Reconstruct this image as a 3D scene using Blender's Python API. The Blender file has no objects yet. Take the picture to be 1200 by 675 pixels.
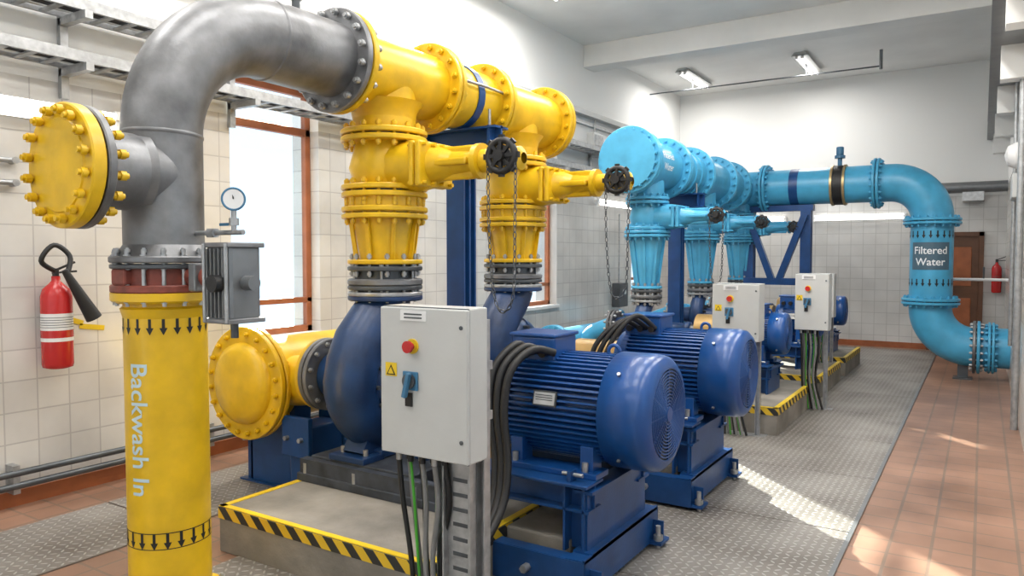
import bpy, bmesh, math, random
from mathutils import Vector, Matrix
random.seed(3)
V=Vector
X=V((1,0,0));Y=V((0,1,0));Z=V((0,0,1))
scene=bpy.context.scene
try:
    scene.view_settings.view_transform='Standard'
except Exception as e: print(e)

# ---------------------------------------------------------------- materials
def nt(name):
    m=bpy.data.materials.new(name); m.use_nodes=True
    n=m.node_tree; n.nodes.clear()
    o=n.nodes.new('ShaderNodeOutputMaterial'); p=n.nodes.new('ShaderNodeBsdfPrincipled')
    n.links.new(p.outputs[0],o.inputs[0])
    return m,n,p
def c4(c): return (c[0],c[1],c[2],1)
def paint(name,col,rough=.35,metal=0,var=.12,scale=6,bump=.05,bscale=60,dark=None):
    m,n,p=nt(name)
    g=n.nodes.new('ShaderNodeNewGeometry')
    t=n.nodes.new('ShaderNodeTexNoise'); t.inputs['Scale'].default_value=scale; t.inputs['Detail'].default_value=6
    n.links.new(g.outputs['Position'],t.inputs['Vector'])
    r=n.nodes.new('ShaderNodeValToRGB')
    r.color_ramp.elements[0].position=.3; r.color_ramp.elements[1].position=.7
    d=dark if dark else [c*(1-var*2) for c in col]
    r.color_ramp.elements[0].color=c4(d); r.color_ramp.elements[1].color=c4([min(1,c*(1+var*.5)) for c in col])
    n.links.new(t.outputs['Fac'],r.inputs[0]); n.links.new(r.outputs[0],p.inputs['Base Color'])
    p.inputs['Roughness'].default_value=rough; p.inputs['Metallic'].default_value=metal
    if bump:
        t2=n.nodes.new('ShaderNodeTexNoise'); t2.inputs['Scale'].default_value=bscale
        n.links.new(g.outputs['Position'],t2.inputs['Vector'])
        b=n.nodes.new('ShaderNodeBump'); b.inputs['Strength'].default_value=bump; b.inputs['Distance'].default_value=.01
        n.links.new(t2.outputs['Fac'],b.inputs['Height']); n.links.new(b.outputs[0],p.inputs['Normal'])
    return m
def emis(name,col,s):
    m,n,p=nt(name); p.inputs['Base Color'].default_value=c4(col)
    p.inputs['Emission Color'].default_value=c4(col); p.inputs['Emission Strength'].default_value=s
    return m
YEL=paint('yellow_paint',(.76,.47,.010),.34,var=.12)
LBL=paint('light_blue_paint',(.07,.38,.62),.34,var=.1)
DBL=paint('pump_blue_paint',(.010,.042,.135),.38,var=.25,bump=.1)
MBL=paint('motor_blue_paint',(.008,.068,.26),.3,var=.1)
FBL=paint('frame_blue_paint',(.008,.060,.21),.36,var=.14)
STE=paint('raw_steel',(.25,.255,.265),.42,.5,var=.28,scale=5,bump=.08)
ZNC=paint('galvanised_steel',(.45,.46,.47),.38,.7,var=.15,scale=20,bump=.03)
DST=paint('dark_steel',(.10,.11,.12),.4,.5,var=.15)
BLK=paint('black_rubber',(.012,.012,.013),.5,var=.1)
GRY=paint('light_grey_enamel',(.50,.51,.50),.35,var=.03)
MGR=paint('actuator_grey',(.2,.21,.22),.35,.4,var=.1)
RST=paint('red_oxide',(.26,.06,.04),.5,var=.25,scale=14)
RED=paint('red_enamel',(.48,.02,.02),.25,var=.05)
WHT=paint('white_plastic',(.75,.75,.75),.4,var=.02)
CON=paint('concrete',(.25,.23,.20),.85,var=.24,scale=3,bump=.3,bscale=40)
CST=paint('dirty_base_steel',(.055,.065,.085),.55,.2,var=.3,scale=9)
OCH=paint('guard_bronze',(.42,.27,.10),.4,.3,var=.15)
BRW=paint('window_frame_wood',(.38,.12,.045),.45,var=.15)
DOR=paint('door_brown',(.14,.06,.03),.5,var=.15)
GRN=paint('earth_cable_green',(.06,.35,.03),.5)
GCB=paint('grey_cable',(.20,.20,.20),.5)
PLA=paint('white_plaster',(.80,.80,.785),.8,var=.05,scale=1.3,bump=.1,bscale=15)
SIL=paint('nameplate_silver',(.6,.6,.6),.35,.6,var=.1)
TXT=paint('stencil_pale_blue',(.50,.64,.70),.5,var=.02)
TXW=paint('stencil_white',(.85,.88,.9),.5,var=.02)
SWB=paint('switch_blue',(.05,.18,.32),.4)
YLB=paint('label_yellow',(.76,.52,.02),.4,var=.08)
LBD=paint('label_slate',(.07,.13,.18),.4,var=.02)
BRASS=paint('brass_band',(.5,.36,.18),.35,.6)
TUBE=emis('lamp_tube',(1,.98,.95),2.5)

def hazard():
    m,n,p=nt('hazard_stripes')
    g=n.nodes.new('ShaderNodeNewGeometry'); s=n.nodes.new('ShaderNodeSeparateXYZ'); n.links.new(g.outputs['Position'],s.inputs[0])
    def M(op,a,b=None):
        x=n.nodes.new('ShaderNodeMath'); x.operation=op
        for i,v in enumerate((a,b)):
            if v is None: continue
            if isinstance(v,(int,float)): x.inputs[i].default_value=v
            else: n.links.new(v,x.inputs[i])
        return x.outputs[0]
    a=M('ADD',M('ADD',s.outputs[0],s.outputs[1]),s.outputs[2])
    f=M('GREATER_THAN',M('FRACT',M('MULTIPLY',a,7.5)),.5)
    mx=n.nodes.new('ShaderNodeMix'); mx.data_type='RGBA'
    n.links.new(f,mx.inputs[0]); mx.inputs[6].default_value=(.65,.42,.02,1); mx.inputs[7].default_value=(.02,.02,.02,1)
    n.links.new(mx.outputs[2],p.inputs['Base Color']); p.inputs['Roughness'].default_value=.6
    return m
HAZ=hazard()

def tiles(name,axis,size,c1,c2,mortar,ms=.012,top=None,rough=.2,lo=.82):
    m,n,p=nt(name)
    g=n.nodes.new('ShaderNodeNewGeometry'); s=n.nodes.new('ShaderNodeSeparateXYZ'); n.links.new(g.outputs['Position'],s.inputs[0])
    c=n.nodes.new('ShaderNodeCombineXYZ')
    ia,ib={'yz':(1,2),'xz':(0,2),'xy':(0,1)}[axis]
    n.links.new(s.outputs[ia],c.inputs[0]); n.links.new(s.outputs[ib],c.inputs[1])
    b=n.nodes.new('ShaderNodeTexBrick'); b.offset=0; b.squash=1
    n.links.new(c.outputs[0],b.inputs['Vector'])
    b.inputs['Scale'].default_value=1; b.inputs['Brick Width'].default_value=size; b.inputs['Row Height'].default_value=size
    b.inputs['Mortar Size'].default_value=ms*size*2; b.inputs['Mortar Smooth'].default_value=.1
    b.inputs['Color1'].default_value=c4(c1); b.inputs['Color2'].default_value=c4(c2); b.inputs['Mortar'].default_value=c4(mortar)
    no=n.nodes.new('ShaderNodeTexNoise'); no.inputs['Scale'].default_value=1.5; no.inputs['Detail'].default_value=8
    n.links.new(g.outputs['Position'],no.inputs['Vector'])
    mr=n.nodes.new('ShaderNodeMapRange'); mr.inputs[1].default_value=.3; mr.inputs[2].default_value=.7; mr.inputs[3].default_value=lo; mr.inputs[4].default_value=1.05
    n.links.new(no.outputs['Fac'],mr.inputs[0])
    mu=n.nodes.new('ShaderNodeMix'); mu.data_type='RGBA'; mu.blend_type='MULTIPLY'; mu.inputs[0].default_value=1
    n.links.new(b.outputs[0],mu.inputs[6]); n.links.new(mr.outputs[0],mu.inputs[7])
    bp=n.nodes.new('ShaderNodeBump'); bp.invert=True; bp.inputs['Strength'].default_value=.3; bp.inputs['Distance'].default_value=.004
    n.links.new(b.outputs['Fac'],bp.inputs['Height']); n.links.new(bp.outputs[0],p.inputs['Normal'])
    out=mu.outputs[2]; p.inputs['Roughness'].default_value=rough
    if top:
        gt=n.nodes.new('ShaderNodeMath'); gt.operation='GREATER_THAN'; gt.inputs[1].default_value=top
        n.links.new(s.outputs[2],gt.inputs[0])
        mx=n.nodes.new('ShaderNodeMix'); mx.data_type='RGBA'
        n.links.new(gt.outputs[0],mx.inputs[0]); n.links.new(out,mx.inputs[6]); mx.inputs[7].default_value=(.80,.80,.785,1)
        out=mx.outputs[2]
        r2=n.nodes.new('ShaderNodeMapRange'); r2.inputs[3].default_value=rough; r2.inputs[4].default_value=.85
        n.links.new(gt.outputs[0],r2.inputs[0]); n.links.new(r2.outputs[0],p.inputs['Roughness'])
        mm=n.nodes.new('ShaderNodeMath'); mm.operation='MULTIPLY_ADD'; mm.inputs[1].default_value=-.3; mm.inputs[2].default_value=.3
        n.links.new(gt.outputs[0],mm.inputs[0]); n.links.new(mm.outputs[0],bp.inputs['Strength'])
    n.links.new(out,p.inputs['Base Color'])
    return m
TLY=tiles('wall_tile_side','yz',.2,(.68,.66,.62),(.62,.60,.57),(.49,.47,.45),top=2.75,lo=.76)
TLX=tiles('wall_tile_end','xz',.2,(.70,.69,.67),(.65,.64,.62),(.52,.51,.49),top=2.6)
TER=tiles('terracotta_tile','xy',.2,(.38,.215,.145),(.32,.18,.12),(.24,.165,.12),ms=.022,rough=.36,lo=.55)

def checker():
    m,n,p=nt('checker_plate_steel')
    g=n.nodes.new('ShaderNodeNewGeometry'); s=n.nodes.new('ShaderNodeSeparateXYZ'); n.links.new(g.outputs['Position'],s.inputs[0])
    def M(op,a,b=None,c=None):
        x=n.nodes.new('ShaderNodeMath'); x.operation=op
        for i,v in enumerate((a,b,c)):
            if v is None: continue
            if isinstance(v,(int,float)): x.inputs[i].default_value=v
            else: n.links.new(v,x.inputs[i])
        return x.outputs[0]
    S=22.
    a=M('MULTIPLY',s.outputs[0],S); b=M('MULTIPLY',s.outputs[1],S)
    par=M('FLOORED_MODULO',M('ADD',M('FLOOR',a),M('FLOOR',b)),2.)
    fa=M('SUBTRACT',M('FRACT',a),.5); fb=M('SUBTRACT',M('FRACT',b),.5)
    su=M('ADD',fa,fb); di=M('SUBTRACT',fa,fb)
    p1=M('ADD',M('MULTIPLY',su,par),M('MULTIPLY',di,M('SUBTRACT',1.,par)))
    p2=M('ADD',M('MULTIPLY',di,par),M('MULTIPLY',su,M('SUBTRACT',1.,par)))
    d=M('ADD',M('POWER',M('ABSOLUTE',M('DIVIDE',p1,.6)),2.),M('POWER',M('ABSOLUTE',M('DIVIDE',p2,.2)),2.))
    h=M('MAXIMUM',M('SUBTRACT',1.,d),0.)
    no=n.nodes.new('ShaderNodeTexNoise'); no.inputs['Scale'].default_value=1.8; no.inputs['Detail'].default_value=9
    n.links.new(g.outputs['Position'],no.inputs['Vector'])
    r=n.nodes.new('ShaderNodeValToRGB'); r.color_ramp.elements[0].position=.3; r.color_ramp.elements[1].position=.72
    r.color_ramp.elements[0].color=(.14,.122,.105,1); r.color_ramp.elements[1].color=(.31,.29,.265,1)
    n.links.new(no.outputs['Fac'],r.inputs[0])
    mx=n.nodes.new('ShaderNodeMix'); mx.data_type='RGBA'; n.links.new(M('MULTIPLY',M('MINIMUM',M('MULTIPLY',h,3.),1.),.55),mx.inputs[0])
    n.links.new(r.outputs[0],mx.inputs[6]); mx.inputs[7].default_value=(.56,.55,.52,1)
    n.links.new(mx.outputs[2],p.inputs['Base Color'])
    bp=n.nodes.new('ShaderNodeBump'); bp.inputs['Strength'].default_value=.9; bp.inputs['Distance'].default_value=.004
    n.links.new(h,bp.inputs['Height']); n.links.new(bp.outputs[0],p.inputs['Normal'])
    p.inputs['Metallic'].default_value=.3; p.inputs['Roughness'].default_value=.42
    return m
CHK=checker()
def glass():
    m=bpy.data.materials.new('window_glass'); m.use_nodes=True; n=m.node_tree; n.nodes.clear()
    o=n.nodes.new('ShaderNodeOutputMaterial'); t=n.nodes.new('ShaderNodeBsdfTransparent'); g=n.nodes.new('ShaderNodeBsdfGlossy')
    g.inputs['Roughness'].default_value=.05; t.inputs[0].default_value=(.90,.96,1,1)
    mx=n.nodes.new('ShaderNodeMixShader'); mx.inputs[0].default_value=.06
    n.links.new(t.outputs[0],mx.inputs[1]); n.links.new(g.outputs[0],mx.inputs[2]); n.links.new(mx.outputs[0],o.inputs[0])
    return m
GLS=glass()

# ---------------------------------------------------------------- geometry
def basis(ax):
    ax=V(ax).normalized()
    h=Z if abs(ax.z)<.9 else X
    u=h.cross(ax).normalized(); v=ax.cross(u).normalized()
    return ax,u,v
def catmull(P,n=6):
    P=[V(p) for p in P]; out=[]
    for i in range(len(P)-1):
        p0=P[max(i-1,0)];p1=P[i];p2=P[i+1];p3=P[min(i+2,len(P)-1)]
        for k in range(n):
            t=k/n
            out.append(.5*((2*p1)+(p2-p0)*t+(2*p0-5*p1+4*p2-p3)*t*t+(3*p1-p0-3*p2+p3)*t**3))
    out.append(P[-1]); return out
class B:
    def __init__(s,name): s.name=name; s.bm=bmesh.new(); s.mats=[]
    def mi(s,m):
        if m not in s.mats: s.mats.append(m)
        return s.mats.index(m)
    def add(s,vs,fs,m,smooth=False):
        i=s.mi(m); bv=[s.bm.verts.new(v) for v in vs]
        for f in fs:
            try:
                q=s.bm.faces.new([bv[k] for k in f]); q.material_index=i; q.smooth=smooth
            except ValueError: pass
    def box(s,c,size,m,bev=0,rot=None):
        t=bmesh.new(); bmesh.ops.create_cube(t,size=1)
        bmesh.ops.scale(t,vec=V(size),verts=t.verts)
        if bev: bmesh.ops.bevel(t,geom=t.edges[:],offset=bev,segments=2,affect='EDGES',profile=.5)
        if rot: bmesh.ops.rotate(t,cent=(0,0,0),matrix=rot,verts=t.verts)
        bmesh.ops.translate(t,vec=V(c),verts=t.verts)
        t.verts.index_update()
        s.add([v.co.copy() for v in t.verts],[[v.index for v in f.verts] for f in t.faces],m)
        t.free()
    def bb(s,x0,x1,y0,y1,z0,z1,m,bev=0):
        s.box(((x0+x1)/2,(y0+y1)/2,(z0+z1)/2),(abs(x1-x0),abs(y1-y0),abs(z1-z0)),m,bev)
    def beam(s,p0,p1,w,h,m):
        p0=V(p0);p1=V(p1); a,u,v=basis(p1-p0); vs=[]
        for p in (p0,p1):
            for q in ((-1,-1),(1,-1),(1,1),(-1,1)): vs.append(p+u*w/2*q[0]+v*h/2*q[1])
        s.add(vs,[(3,2,1,0),(4,5,6,7)]+[(i,(i+1)%4,(i+1)%4+4,i+4) for i in range(4)],m)
    def lathe(s,prof,p,ax,m,seg=40,smooth=False,radial=True):
        a,u,v=basis(ax); p=V(p)
        def ring(t,r): return [p+a*t+(u*math.cos(2*math.pi*k/seg)+v*math.sin(2*math.pi*k/seg))*r for k in range(seg)]
        if smooth:
            vs=[];fs=[]
            for t,r in prof: vs+=ring(t,max(r,1e-5))
            for j in range(len(prof)-1):
                for k in range(seg):
                    k2=(k+1)%seg; fs.append((j*seg+k,j*seg+k2,(j+1)*seg+k2,(j+1)*seg+k))
            s.add(vs,fs,m,True)
        else:
            for j in range(len(prof)-1):
                (t0,r0),(t1,r1)=prof[j],prof[j+1]
                if abs(t0-t1)<1e-9 and (r0<1e-6 or r1<1e-6):
                    R=max(r0,r1); vs=ring(t0,R)
                    s.add(vs,[list(range(seg)) if r0<1e-6 else list(range(seg))],m,False); continue
                vs=ring(t0,max(r0,1e-5))+ring(t1,max(r1,1e-5))
                s.add(vs,[(k,(k+1)%seg,(k+1)%seg+seg,k+seg) for k in range(seg)],m,abs(t0-t1)>1e-9)
    def cyl(s,p0,p1,r,m,r1=None,seg=32,ch=0):
        p0=V(p0);p1=V(p1);L=(p1-p0).length; r1=r if r1 is None else r1
        if ch: pr=[(0,0),(0,r-ch),(ch,r),(L-ch,r1),(L,r1-ch),(L,0)]
        else: pr=[(0,0),(0,r),(L,r1),(L,0)]
        s.lathe(pr,p0,p1-p0,m,seg)
    def tube(s,path,r,m,seg=12,cap=True):
        P=[V(p) for p in path]; n=len(P)
        R=r if isinstance(r,(list,tuple)) else [r]*n
        T=[(P[min(i+1,n-1)]-P[max(i-1,0)]).normalized() for i in range(n)]
        _,u,_=basis(T[0]); vs=[]
        for i in range(n):
            u=(u-T[i]*u.dot(T[i])).normalized(); w=T[i].cross(u)
            vs+=[P[i]+(u*math.cos(2*math.pi*k/seg)+w*math.sin(2*math.pi*k/seg))*R[i] for k in range(seg)]
        fs=[(i*seg+k,i*seg+(k+1)%seg,(i+1)*seg+(k+1)%seg,(i+1)*seg+k) for i in range(n-1) for k in range(seg)]
        s.add(vs,fs,m,True)
        if cap:
            s.add(vs[:seg],[list(range(seg))],m); s.add(vs[-seg:],[list(range(seg))],m)
    def torus(s,c,ax,R,r,m,seg=24,rs=8):
        a,u,v=basis(ax); c=V(c); vs=[]
        for i in range(seg):
            A=2*math.pi*i/seg; d=u*math.cos(A)+v*math.sin(A)
            for j in range(rs):
                Bq=2*math.pi*j/rs; vs.append(c+d*(R+r*math.cos(Bq))+a*r*math.sin(Bq))
        s.add(vs,[(i*rs+j,((i+1)%seg)*rs+j,((i+1)%seg)*rs+(j+1)%rs,i*rs+(j+1)%rs) for i in range(seg) for j in range(rs)],m,True)
    def bolts(s,c,ax,Rb,n,rb,l0,l1,m,ph=0):
        a,u,v=basis(ax); c=V(c)
        for k in range(n):
            A=2*math.pi*(k+.5)/n+ph; d=u*math.cos(A)+v*math.sin(A)
            q=c+d*Rb
            s.cyl(q+a*l0,q+a*l1,rb*.6,m,seg=6)
            L=(l1-l0)
            s.cyl(q+a*(l0+L*.06),q+a*(l0+L*.06+rb*1.1),rb,m,seg=6)
            s.cyl(q+a*(l1-L*.06-rb*1.1),q+a*(l1-L*.06),rb,m,seg=6)
    def flange(s,c,ax,R,th,m,nb=16,bm_=None,rb=.014,gap=.012,m2=None,single=False):
        a=V(ax).normalized(); c=V(c); bm_=bm_ or ZNC
        if single:
            s.lathe([(-th/2,0),(-th/2,R-.006),(-th/2+.006,R),(th/2-.006,R),(th/2,R-.006),(th/2,0)],c,a,m,48)
            if nb>1: s.bolts(c,a,R*.88,nb,rb,-th/2-.035,th/2+.035,bm_)
            return
        for sg,mm in ((-1,m),(1,m2 or m)):
            o=c+a*sg*(gap/2+th/2)
            s.lathe([(-th/2,0),(-th/2,R-.006),(-th/2+.006,R),(th/2-.006,R),(th/2,R-.006),(th/2,0)],o,a,mm,48)
        s.cyl(c-a*gap,c+a*gap,R*.8,DST)
        s.bolts(c,a,R*.88,nb,rb,-gap/2-th-.035,gap/2+th+.035,bm_)
    def done(s,parent=None):
        me=bpy.data.meshes.new(s.name); bmesh.ops.recalc_face_normals(s.bm,faces=s.bm.faces[:])
        s.bm.to_mesh(me); s.bm.free()
        for m in s.mats: me.materials.append(m)
        o=bpy.data.objects.new(s.name,me); scene.collection.objects.link(o)
        if parent: o.parent=parent
        return o
def text2d(txt,size,step=.012,axis='x'):
    cu=bpy.data.curves.new('t','FONT'); cu.body=txt; cu.size=size; cu.align_x='CENTER'; cu.align_y='CENTER'; cu.offset=size*.012
    ob=bpy.data.objects.new('t',cu); scene.collection.objects.link(ob)
    bpy.context.view_layer.update()
    dg=bpy.context.evaluated_depsgraph_get(); me=bpy.data.meshes.new_from_object(ob.evaluated_get(dg))
    bm=bmesh.new(); bm.from_mesh(me)
    n=V((1,0,0)) if axis=='x' else V((0,1,0))
    lo=min((v.co.dot(n) for v in bm.verts),default=0); hi=max((v.co.dot(n) for v in bm.verts),default=0)
    if step:
        k=lo+step
        while k<hi:
            bmesh.ops.bisect_plane(bm,geom=bm.verts[:]+bm.edges[:]+bm.faces[:],plane_co=n*k,plane_no=n); k+=step
    bm.verts.index_update()
    vs=[(v.co.x,v.co.y) for v in bm.verts]; fs=[[v.index for v in f.verts] for f in bm.faces]
    bm.free(); bpy.data.objects.remove(ob)
    return vs,fs
def wrap_text(b,txt,size,cx,cy,r,phi,z0,m,vertical=False):
    vs,fs=text2d(txt,size,.012,'y' if vertical else 'x')
    out=[]
    for x,y in vs:
        w,h=(y,-x) if vertical else (x,y)
        A=phi+w/r; out.append(V((cx+math.cos(A)*r,cy+math.sin(A)*r,z0+h)))
    b.add(out,fs,m)
def arrows(b,cx,cy,r,z0,h,n,m):
    for k in range(n):
        A=2*math.pi*k/n
        def P(w,z): return V((cx+math.cos(A+w/r)*r,cy+math.sin(A+w/r)*r,z0+z))
        w=h*.09
        b.add([P(-w,h/2),P(w,h/2),P(w,-.05*h),P(-w,-.05*h)],[(0,1,2,3)],m)
        b.add([P(-w*2.6,-.05*h),P(w*2.6,-.05*h),P(0,-h/2)],[(0,1,2)],m)
def elbow(c,a,bv,R,n=14):
    c=V(c);a=V(a);bv=V(bv); o=c+a*R+bv*R
    return [o-bv*R*math.cos(t)-a*R*math.sin(t) for t in [math.pi/2*i/n for i in range(n+1)]]

# ---------------------------------------------------------------- room
XL,XR,Y0,Y1,H=-5.2,.32,-3.2,14.5,4.8
def wall_side(name,x0,x1,ops,mat):
    b=B(name)
    ops=sorted(ops)
    cur=Y0-.3
    for (a,c,z0,z1) in ops:
        b.bb(x0,x1,cur,a,0,H,mat); b.bb(x0,x1,a,c,0,z0,mat); b.bb(x0,x1,a,c,z1,H,mat); cur=c
    b.bb(x0,x1,cur,Y1+.3,0,H,mat); b.done()
LW=[(-2.2,-.8,.9,3.1),(3.9,4.86,.9,3.12),(8.45,9.4,.9,3.12),(12.1,13.05,.9,3.12)]
RW=[(-2.6,-.9,1.0,3.2),(1.0,2.4,1.0,3.2),(3.6,5.0,1.0,3.2)]
wall_side('wall_left',XL-.35,XL,LW,TLY)
wall_side('wall_right',XR,XR+.35,RW,TLY)
b=B('wall_far'); b.bb(XL-.35,XR+.35,Y1,Y1+.35,0,H,TLX); b.done()
b=B('wall_back')
for a,c in ((XL-.35,-4.4),(-2.9,-1.9),(-.4,XR+.35)): b.bb(a,c,Y0-.35,Y0,0,H,TLX)
for a,c in ((-4.4,-2.9),(-1.9,-.4)): b.bb(a,c,Y0-.35,Y0,0,1,TLX); b.bb(a,c,Y0-.35,Y0,3.2,H,TLX)
b.done()
b=B('floor'); b.bb(XL-.3,XR+.3,Y0-.3,Y1+.3,-.2,0,TER); b.done()
b=B('ceiling'); b.bb(XL-.3,XR+.3,Y0-.3,Y1+.3,H,H+.2,PLA); b.done()
for yy in (-.5,4.9,10.4):
    b=B('ceiling_beam'); b.bb(XL,XR,yy-.18,yy+.18,H-.33,H,PLA,.01); b.done()
def window(name,x,ops,side):
    y0,y1,z0,z1=ops; b=B(name); f=.06; xx=x-.14 if side<0 else x+.14
    for (a,c,d,e) in ((y0,y0+f,z0,z1),(y1-f,y1,z0,z1),(y0,y1,z0,z0+f),(y0,y1,z1-f,z1),(y0,y1,z0+.27,z0+.32),(y0,y1,z1-.42,z1-.35)):
        b.bb(xx-.03,xx+.03,a,c,d,e,BRW,.006)
    if y1-y0>1.2: b.bb(xx-.03,xx+.03,(y0+y1)/2-.03,(y0+y1)/2+.03,z0,z1,BRW)
    b.bb(xx-.004,xx+.004,y0+.02,y1-.02,z0+.02,z1-.02,GLS)
    b.bb(x-.12 if side<0 else x-.04,x+.04 if side<0 else x+.12,y0-.03,y1+.03,z0-.04,z0+.001,PLA)
    b.done()
k=1
for o in LW: window('window_%d'%k,XL,o,-1); k+=1
for o in RW: window('window_%d'%k,XR,o,1); k+=1
b=B('checker_plate_walkway')
yy=-2.6
while yy<13:
    b.bb(-3.3,-.6,yy,yy+1.19,0,.008,CHK); yy+=1.2
b.done()
b=B('checker_plate_cover')
for i in range(6): b.bb(-4.75,-3.95,.2+i*1.2,1.385+i*1.2,0,.008,CHK)
b.done()
b=B('trim_1'); b.bb(-.615,-.59,-2.6,14.2,0,.012,MGR); b.done()
b=B('baseboard_left'); b.bb(XL,XL+.015,Y0,Y1,0,.1,BRW); b.done()
b=B('baseboard_far'); b.bb(XL,XR,Y1-.015,Y1,0,.1,BRW); b.done()
b=B('wall_pipe_run')
for z in (.15,.23):
    b.cyl((XL+.09,Y0+.1,z),(XL+.09,Y1-.1,z),.022,DST,seg=12)
for i in range(12): b.bb(XL,XL+.1,-2+i*1.4,-1.96+i*1.4,.1,.28,ZNC)
b.done()
b=B('wall_yellow_strips')  # two thin tilted yellow strips lying on the left wall
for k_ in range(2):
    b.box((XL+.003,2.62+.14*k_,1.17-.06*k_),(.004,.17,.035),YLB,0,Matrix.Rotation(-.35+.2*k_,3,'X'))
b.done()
b=B('wall_conduit_stub')
for z in (2.2,2.06):
    b.cyl((XL+.05,Y0+.1,z),(XL+.05,2.28,z),.018,ZNC,seg=12); b.cyl((XL,2.28,z),(XL+.07,2.28,z),.022,ZNC,seg=12)
b.done()
def tray(name,x,z,y0,y1,w=.26):
    b=B(name)
    b.bb(x-.012,x+.012,y0,y1,z,z+.07,ZNC); b.bb(x+w-.012,x+w+.012,y0,y1,z,z+.07,ZNC)
    y=y0
    while y<y1:
        b.bb(x,x+w,y,y+.04,z,z+.012,ZNC); y+=.16
    y=y0+.4
    while y<y1:
        b.beam((x-.03,y,z-.03),(x+w+.05,y,z-.03),.05,.05,ZNC); b.bb(x-.04,x,y-.025,y+.025,z-.2,z+.12,ZNC); y+=1.3
    for j in range(3): b.tube([(x+.05+j*.05,y0+i*(y1-y0)/30,z+.03+.006*random.random()) for i in range(31)],.014,BLK if j else GRY,seg=8)
    b.done()
tray('cable_tray',XL+.05,3.17,Y0+.2,Y1-.2)
tray('cable_tray',XL+.05,2.84,Y0+.2,Y1-.2)
b=B('wall_trunking'); b.bb(XL,XL+.12,Y0,Y1,3.72,3.80,GRY,.004); b.bb(XL,XL+.05,Y0,Y1,3.60,3.64,ZNC); b.done()
b=B('junction_box'); b.bb(XL,XL+.12,10.35,10.7,3.28,3.5,GRY,.01); b.bb(XL+.12,XL+.13,10.4,10.65,3.31,3.47,ZNC); b.cyl((XL+.06,10.5,3.5),(XL+.06,10.5,3.72),.015,ZNC,seg=8); b.done()
def lamp(name,p0,p1,down=True,w=.16,n=V((0,0,-1))):
    p0=V(p0);p1=V(p1); b=B(name); a=(p1-p0).normalized(); n=V(n); sd=a.cross(n).normalized()
    if abs(n.z)<.5: b.beam(p0+n*.02,p1+n*.02,w*.6,w*.6,WHT)
    if abs(n.z)>.5:
        vs=[]
        for q in (p0,p1):
            vs+=[q-sd*w/2,q+sd*w/2,q+sd*w*.8+n*.06,q-sd*w*.8+n*.06]
        b.add(vs,[(0,1,2,3),(7,6,5,4),(0,4,5,1),(1,5,6,2),(3,2,6,7),(0,3,7,4)],GRY)
    for s in (-1,1):
        q0=p0+a*.04+n*.09+sd*s*w*.28; q1=p1-a*.04+n*.09+sd*s*w*.28
        b.cyl(q0,q1,.016,TUBE,seg=12)
        b.box(p0+a*.02+n*.07+sd*s*w*.28,(.04,.04,.06),WHT); b.box(p1-a*.02+n*.07+sd*s*w*.28,(.04,.04,.06),WHT)
    b.done()
def area(c,size,rot,e,col=(1,.97,.93)):
    l=bpy.data.lights.new('lamp_and_fill_light','AREA'); l.shape='RECTANGLE'; l.size=size[0]; l.size_y=size[1]; l.energy=e; l.color=col
    o=bpy.data.objects.new('lamp_and_fill_light',l); o.location=c; o.rotation_euler=rot; scene.collection.objects.link(o)
for x in (-4.4,-2.5,-.7):
    for y,e in ((-1.8,34),(1.6,40),(3.6,44),(5.6,48),(7.4,54),(13.0,50)):  # far pair is seen; nearer rows are added out of view to brighten the room
        if y==13.0 and x==-.7: continue
        lamp('ceiling_and_fill_lamp',(x,y-.65,H),(x,y+.65,H))
        area((x,y,H-.13),(.3,1.3),(0,0,0),e)
lamp('fluorescent_wall_lamp',(-2.64,Y1,2.29),(-1.12,Y1,2.29),n=V((0,-1,0)),w=.12)
lamp('fluorescent_wall_lamp',(-4.5,Y1,2.29),(-3.1,Y1,2.29),n=V((0,-1,0)),w=.12)
lamp('fluorescent_wall_lamp',(XL,1.5,2.53),(XL,2.95,2.53),n=V((1,0,0)),w=.16)
lamp('fluorescent_wall_lamp',(XL,10.6,2.45),(XL,12.0,2.45),n=V((1,0,0)),w=.12)
b=B('ceiling_conduit'); b.cyl((XL,12.9,4.55),(-1.4,12.9,4.55),.012,DST,seg=8)
for x in (-4.4,-2.5): b.cyl((x,12.9,4.55),(x,12.9,H),.01,DST,seg=8)
b.cyl((-1.4,12.9,4.5),(-1.4,12.9,H),.025,MGR,seg=10); b.done()
b=B('crane_rail_beam'); b.bb(.02,XR,5.5,Y1,3.5,3.56,MGR); b.bb(.14,.2,5.5,Y1,3.56,3.8,MGR); b.bb(.02,XR,5.5,Y1,3.8,3.86,MGR)
for i in range(5): b.bb(.1,XR,6.2+i*1.9,6.4+i*1.9,3.2,3.5,PLA)
b.done()
b=B('door_1'); x0,x1=-.78,.02
b.bb(x0,x1,Y1-.03,Y1,0,1.98,PLA)
for a,c,d,e in ((x0,x0+.07,0,2),(x1-.07,x1,0,2),(x0,x1,1.93,2.0)): b.bb(a,c,Y1-.07,Y1,d,e,DOR)
b.bb(x0+.07,x1-.07,Y1-.05,Y1-.02,0,1.93,DOR,.005)
for z in (.25,1.1): b.bb(x0+.17,x1-.17,Y1-.06,Y1-.045,z,z+.65,BRW,.01)
b.cyl((x0+.14,Y1-.12,1.0),(x0+.14,Y1-.05,1.0),.02,BRASS,seg=12); b.done()
b=B('ventilation_duct_pipe'); b.cyl((-.75,Y1-.25,2.72),(XR,Y1-.25,2.72),.09,MGR); b.tube(elbow((-.85,Y1-.25,2.72),(1,0,0),(0,1,0),.15),.09,MGR); b.bb(-.3,.0,Y1-.3,Y1,2.5,2.65,ZNC); b.done()
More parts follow.
